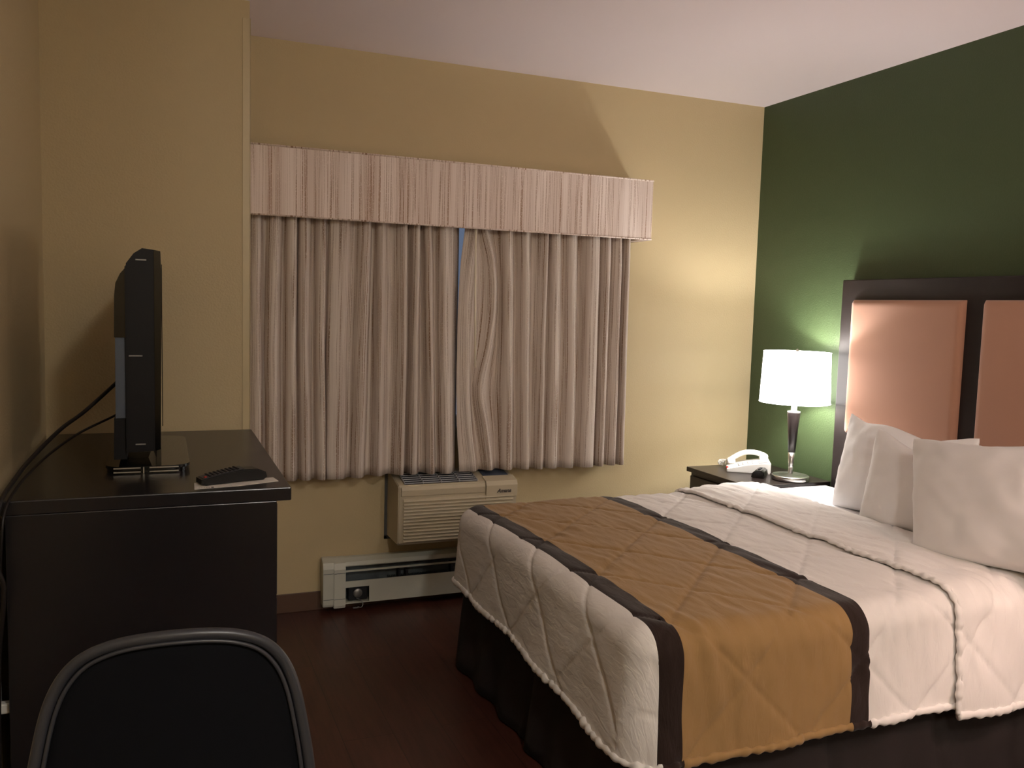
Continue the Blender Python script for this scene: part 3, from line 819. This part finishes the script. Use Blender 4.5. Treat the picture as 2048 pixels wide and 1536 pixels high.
def frange(a, b, n): return [a+(b-a)*k/n for k in range(n+1)]
ys = frange(NY+RC, FY-RC, 150)
q1, hems = build_quilt('coverlet', frange(-.60, FX+RC, 150), ys, True, M['quilt'])
tag(q1, 'white quilted coverlet with tan band and dark brown stripes over the bed', 'coverlet')
bm = bmesh.new(); binding(bm, hems[0], .0095); obj('hem_binding', bm, M['quilt'], q1, True)
q2, hm = build_quilt('folded_layer', frange(-.885, -.50, 48), ys, False, M['quilt_white'], off=.016, low=.020)
q2.parent = q1
q2.modifiers['thick'].thickness = .012
# rounded stitched edge along the fold line, over the top and down both sides
def fold_edge(x, off, low=0):
    pts = []
    y0 = NY+RC; y1 = FY-RC
    Lh = (RC-R_)+R_*PI/2+hem_len((0, 1), x, y1, low)
    for k in range(60): b = y1+Lh*(1-k/60); p, n, d = drape(x, b, off); pts.append(p+n*(puff(x, b)-.004))
    for k in range(121): b = y1+(y0-y1)*k/120; p, n, d = drape(x, b, off); pts.append(p+n*(puff(x, b)-.004))
    for k in range(1, 61): b = y0-Lh*k/60; p, n, d = drape(x, b, off); pts.append(p+n*(puff(x, b)-.004))
    return pts
bm = bmesh.new(); binding(bm, fold_edge(-.885, .016, .020), .0090); binding(bm, hm[0], .0090); binding(bm, hm[1], .0100)
obj('fold_binding', bm, M['quilt_white'], q2, True)

# sheet over the head end
bm = bmesh.new(); V = []
xs = frange(-.72, -.10, 40); prof = []
for k in range(17): prof.append(('s', 1-k/16))
ysn = frange(-.715, -2.045, 110)
for x in xs:
    row = []
    for k in range(14): z = .36+(.575-.36)*k/13; row.append((x, -.700, z))
    for k in range(1, 5): a = k/5*PI/2; row.append((x, -.718-.018*(1-math.cos(a))+.018, .575+.018*math.sin(a)))
    for y in ysn[1:-1]:
        z = .594+.003*noise.noise(Vector((x*6, y*6, 7)))+.003*noise.noise(Vector((x*14, y*5, 3)))
        row.append((x, y, z))
    for k in range(1, 5): a = k/5*PI/2; row.append((x, -2.045-.018*math.sin(a), .575+.018*math.cos(a)))
    for k in range(14): z = .575-(.575-.36)*k/13; row.append((x, -2.063, z))
    V.append([bm.verts.new(p) for p in row])
for a, b in zip(V, V[1:]):
    for j in range(len(a)-1): bm.faces.new((a[j], b[j], b[j+1], a[j+1]))
sh = obj('bed_sheet', bm, M['sheet'], smooth=True)
tag(sh, 'white cotton sheet showing between the coverlet and the headboard', 'sheet')
s = sh.modifiers.new('thick', 'SOLIDIFY'); s.thickness = .002

# ------------------------------------------------------------------ pillows
def pillow(label, loc, w, h, th, lean, yaw, roll=0, seed=0, flop=0, sag=.075, drop=0, shear=0):
    bm = bmesh.new(); n = 44; sides = []
    for sgn in (1, -1):
        V = []
        for i in range(n+1):
            row = []
            for j in range(n+1):
                u = math.sin((-1+2*i/n)*PI/2); v = math.sin((-1+2*j/n)*PI/2)
                t = ((1-u*u)*(1-v*v))**.42
                # outline drawn in between the corners
                pu = 1-.055*(1-v*v)*abs(u)**3*(1 if abs(u) > .2 else 0); pv = 1-.10*(1-u*u)*abs(v)**3
                pc = 1-.03*(abs(u)*abs(v))**8
                x = u*w/2*(1-.045*(1-v*v)**.8*abs(u)**4)*pc; z = v*h/2*(1-(sag if v > 0 else .06)*(1-u*u)**.8*abs(v)**4)*pc
                c = noise.noise(Vector((x*9+seed, z*9, seed)))*.010+noise.noise(Vector((x*22, z*26+seed, seed)))*.0050
                if v > 0: z -= drop*v*(1-u)/2
                x += shear*z
                rim = max(abs(u), abs(v))**10
                c += .006*rim*noise.noise(Vector((x*60, z*60, seed+4)))
                d = sgn*(t*th/2)*(1+.12*(-v))+c*min(1, t*2+.15)
                # slump of the top edge
                z += flop*(v > 0)*v*v*noise.noise(Vector((x*5+seed, 1, 2)))*.05
                row.append(bm.verts.new((d, x, z)))
            V.append(row)
        for i in range(n):
            for j in range(n): bm.faces.new((V[i][j], V[i+1][j], V[i+1][j+1], V[i][j+1]))
    bmesh.ops.remove_doubles(bm, verts=bm.verts, dist=.0012)
    M4 = Matrix.Rotation(math.radians(yaw), 4, 'Z') @ Matrix.Rotation(math.radians(lean), 4, 'Y') @ Matrix.Rotation(math.radians(roll), 4, 'X')
    bmesh.ops.transform(bm, matrix=M4, verts=bm.verts)
    zmin = min(v.co.z for v in bm.verts)
    bmesh.ops.translate(bm, verts=bm.verts, vec=(0, 0, -zmin))
    o = obj('pillow', bm, M['pillow'], smooth=True, loc=loc)
    return tag(o, label, 'pillow', 'white bed pillows')
pillow('rearmost white pillow leaning on the headboard, its pointed corner nearest the lamp', (-.30, -1.325, .588), .61, .385, .13, 14, 2, -3, seed=1, flop=1.3, sag=.12, drop=.045)
pillow('middle white pillow sandwiched between the rear and front pillows', (-.425, -1.605, .590), .62, .345, .12, 13, 3, -2, seed=5, flop=1, sag=.10)
pillow('front white pillow, largest in view, lying toward the right edge', (-.558, -1.960, .594), .64, .395, .16, 15, 3, -6, seed=9, flop=.5, shear=.20)

# ------------------------------------------------------------------ office chair
chair = thing('office_chair', 'black mesh-back office chair in front of the dresser', 'chair', (-2.9, -2.87, 0))
th, ta = math.radians(-3), math.radians(13)
e1 = Vector((math.cos(th), math.sin(th), 0)); nh = Vector((-math.sin(th), math.cos(th), 0))
e2 = Vector((0, 0, 1))*math.cos(ta)+nh*math.sin(ta); e3 = e1.cross(e2)
c0 = Vector((-2.902, -2.5, .842))
half = [(0, .041), (.05, .039), (.09, .032), (.124, .017), (.149, -.010), (.166, -.05), (.178, -.108), (.187, -.17), (.194, -.26), (.192, -.34), (.175, -.40), (.13, -.435), (.07, -.45), (0, -.452)]
full = [(s, w_) for s, w_ in half]+[(-s, w_) for s, w_ in half[-2:0:-1]]
def cpt(s, w_, dd=0, k=1): # gentle wrap of the back around the sitter
    return c0+e1*s*k+e2*w_+e3*(dd+.9*s*s*-1)
outl = catmull([(s, w_, 0) for s, w_ in full], 6, closed=True)
bm = bmesh.new(); tube(bm, [cpt(p.x, p.y) for p in outl], .0085, 12, closed=True, sx=1.0, sy=1.0); obj('back_frame', bm, M['chair_frame'], chair, True)
cy_ = sum(p.y for p in outl)/len(outl)
bm = bmesh.new(); tube(bm, [cpt(p.x*.935, cy_+(p.y-cy_)*.955, .004) for p in outl], .0032, 8, closed=True); obj('inner_piping', bm, M['chair_frame'], chair, True)
bm = bmesh.new(); rings = []
for f in [1-.02-k*.098 for k in range(10)]+[.0]:
    f = max(f, 0)
    if f == 0: rings.append([bm.verts.new(cpt(0, cy_, .0))]); continue
    rings.append([bm.verts.new(cpt(p.x*f*.985, cy_+(p.y-cy_)*f*.99)) for p in outl])
for a, b in zip(rings, rings[1:]):
    m_ = len(a)
    for i in range(m_):
        if len(b) == 1: bm.faces.new((a[i], a[(i+1) % m_], b[0]))
        else: bm.faces.new((a[i], a[(i+1) % m_], b[(i+1) % m_], b[i]))
bk = obj('back_mesh', bm, M['chair_mesh'], chair, True); s = bk.modifiers.new('thick', 'SOLIDIFY'); s.thickness = .004
bm = bmesh.new(); box(bm, -3.14, -3.10, .43, -2.66, -2.64, .50, bev=.03, seg=4); obj('seat', bm, M['chair_seat'], chair, True)
bm = bmesh.new(); tube(bm, catmull([(-2.9, -2.80, .415), (-2.9, -2.62, .40), (-2.9, -2.545, .44), (-2.9, -2.585, .55), (-2.9, -2.575, .62)], 6), .018, 10, sx=1.6, sy=.7); obj('back_support', bm, M['chair_frame'], chair, True)
bm = bmesh.new(); lathe(bm, [(.03, .10), (.03, .26), (.018, .26), (.018, .41), (.06, .415), (.06, .43)], 24, (-2.9, -2.87)); obj('gas_column', bm, M['black_plastic'], chair)
for k in range(5):
    a = k*2*PI/5+.3; dx, dy = math.cos(a), math.sin(a)
    bm = bmesh.new(); tube(bm, [(-2.9, -2.87, .11), (-2.9+dx*.15, -2.87+dy*.15, .10), (-2.9+dx*.27, -2.87+dy*.27, .075)], .018, 8, rfun=lambda i, p: 1.2-.3*i); l_ = obj('leg', bm, M['black_plastic'], chair, True)
    bm = bmesh.new(); lathe(bm, [(.002, -.02), (.022, -.02), (.026, -.012), (.026, .012), (.022, .02), (.002, .02)], 18)
    bmesh.ops.transform(bm, matrix=Matrix.Translation((-2.9+dx*.27, -2.87+dy*.27, .027)) @ Matrix.Rotation(a, 4, 'Z') @ Matrix.Rotation(PI/2, 4, 'X'), verts=bm.verts)
    obj('caster', bm, M['black_plastic'], l_, True)

# ------------------------------------------------------------------ light
def area(name, loc, size, power, col, rot=(0, 0, 0), sy=None):
    l = bpy.data.lights.new(name, 'AREA'); l.energy = power; l.color = col; l.size = size
    if sy: l.shape = 'RECTANGLE'; l.size_y = sy
    o = bpy.data.objects.new(name, l); C.objects.link(o); o.location = loc; o.rotation_euler = rot; return o
# unseen ceiling light added behind the camera to brighten column and window wall
kf = thing('added_ceiling_light', 'unseen round ceiling light added far behind the camera to brighten the window wall', 'lamp', (-1.0, -6.5, CH))
bm = bmesh.new(); lathe(bm, [(.14, CH), (.14, CH-.01), (.05, CH-.012), (.05, CH-.10), (.03, CH-.13), (.002, CH-.135)], 32, (-1.0, -6.5)); obj('fill_shade', bm, emis('added_fill_glow', (1, .95, .90), 200), kf, True)

kg = thing('added_ceiling_light', 'unseen small ceiling light added just behind the camera to brighten the pillows', 'lamp', (-2.25, -4.2, CH))  # second added light, out of view, brightening pillows and bed foot
bm = bmesh.new(); lathe(bm, [(.12, CH), (.12, CH-.01), (.045, CH-.012), (.05, CH-.07), (.03, CH-.10), (.002, CH-.105)], 32, (-2.25, -4.2)); obj('fill_shade', bm, emis('added_fill_glow_near', (1, .97, .94), 165), kg, True)
W = bpy.data.worlds.new('World'); S.world = W; W.use_nodes = True
bg = W.node_tree.nodes['Background']; bg.inputs[0].default_value = (.34, .44, .66, 1); bg.inputs[1].default_value = .32

# ------------------------------------------------------------------ camera
cam = bpy.data.cameras.new('camera'); co = bpy.data.objects.new('camera', cam); C.objects.link(co)
r = Vector((0.926346, -0.375625, 0.028104)); u = Vector((0.006963, 0.091673, 0.995765)); f = Vector((0.37661, 0.922227, -0.087537))
m = Matrix(((r.x, u.x, -f.x), (r.y, u.y, -f.y), (r.z, u.z, -f.z))).to_4x4()
co.matrix_world = Matrix.Translation((-2.91641829, -3.77221828, 1.36079599)) @ m
cam.sensor_width = 36; cam.lens = 1721.79*36/2048; cam.clip_start = .02
S.camera = co
S.view_settings.view_transform = 'Standard'; S.view_settings.look = 'None'
S.view_settings.exposure = 0; S.view_settings.gamma = 1; S.view_settings.use_curve_mapping = False
for o in C.objects:
    if '_w' in o: del o['_w']
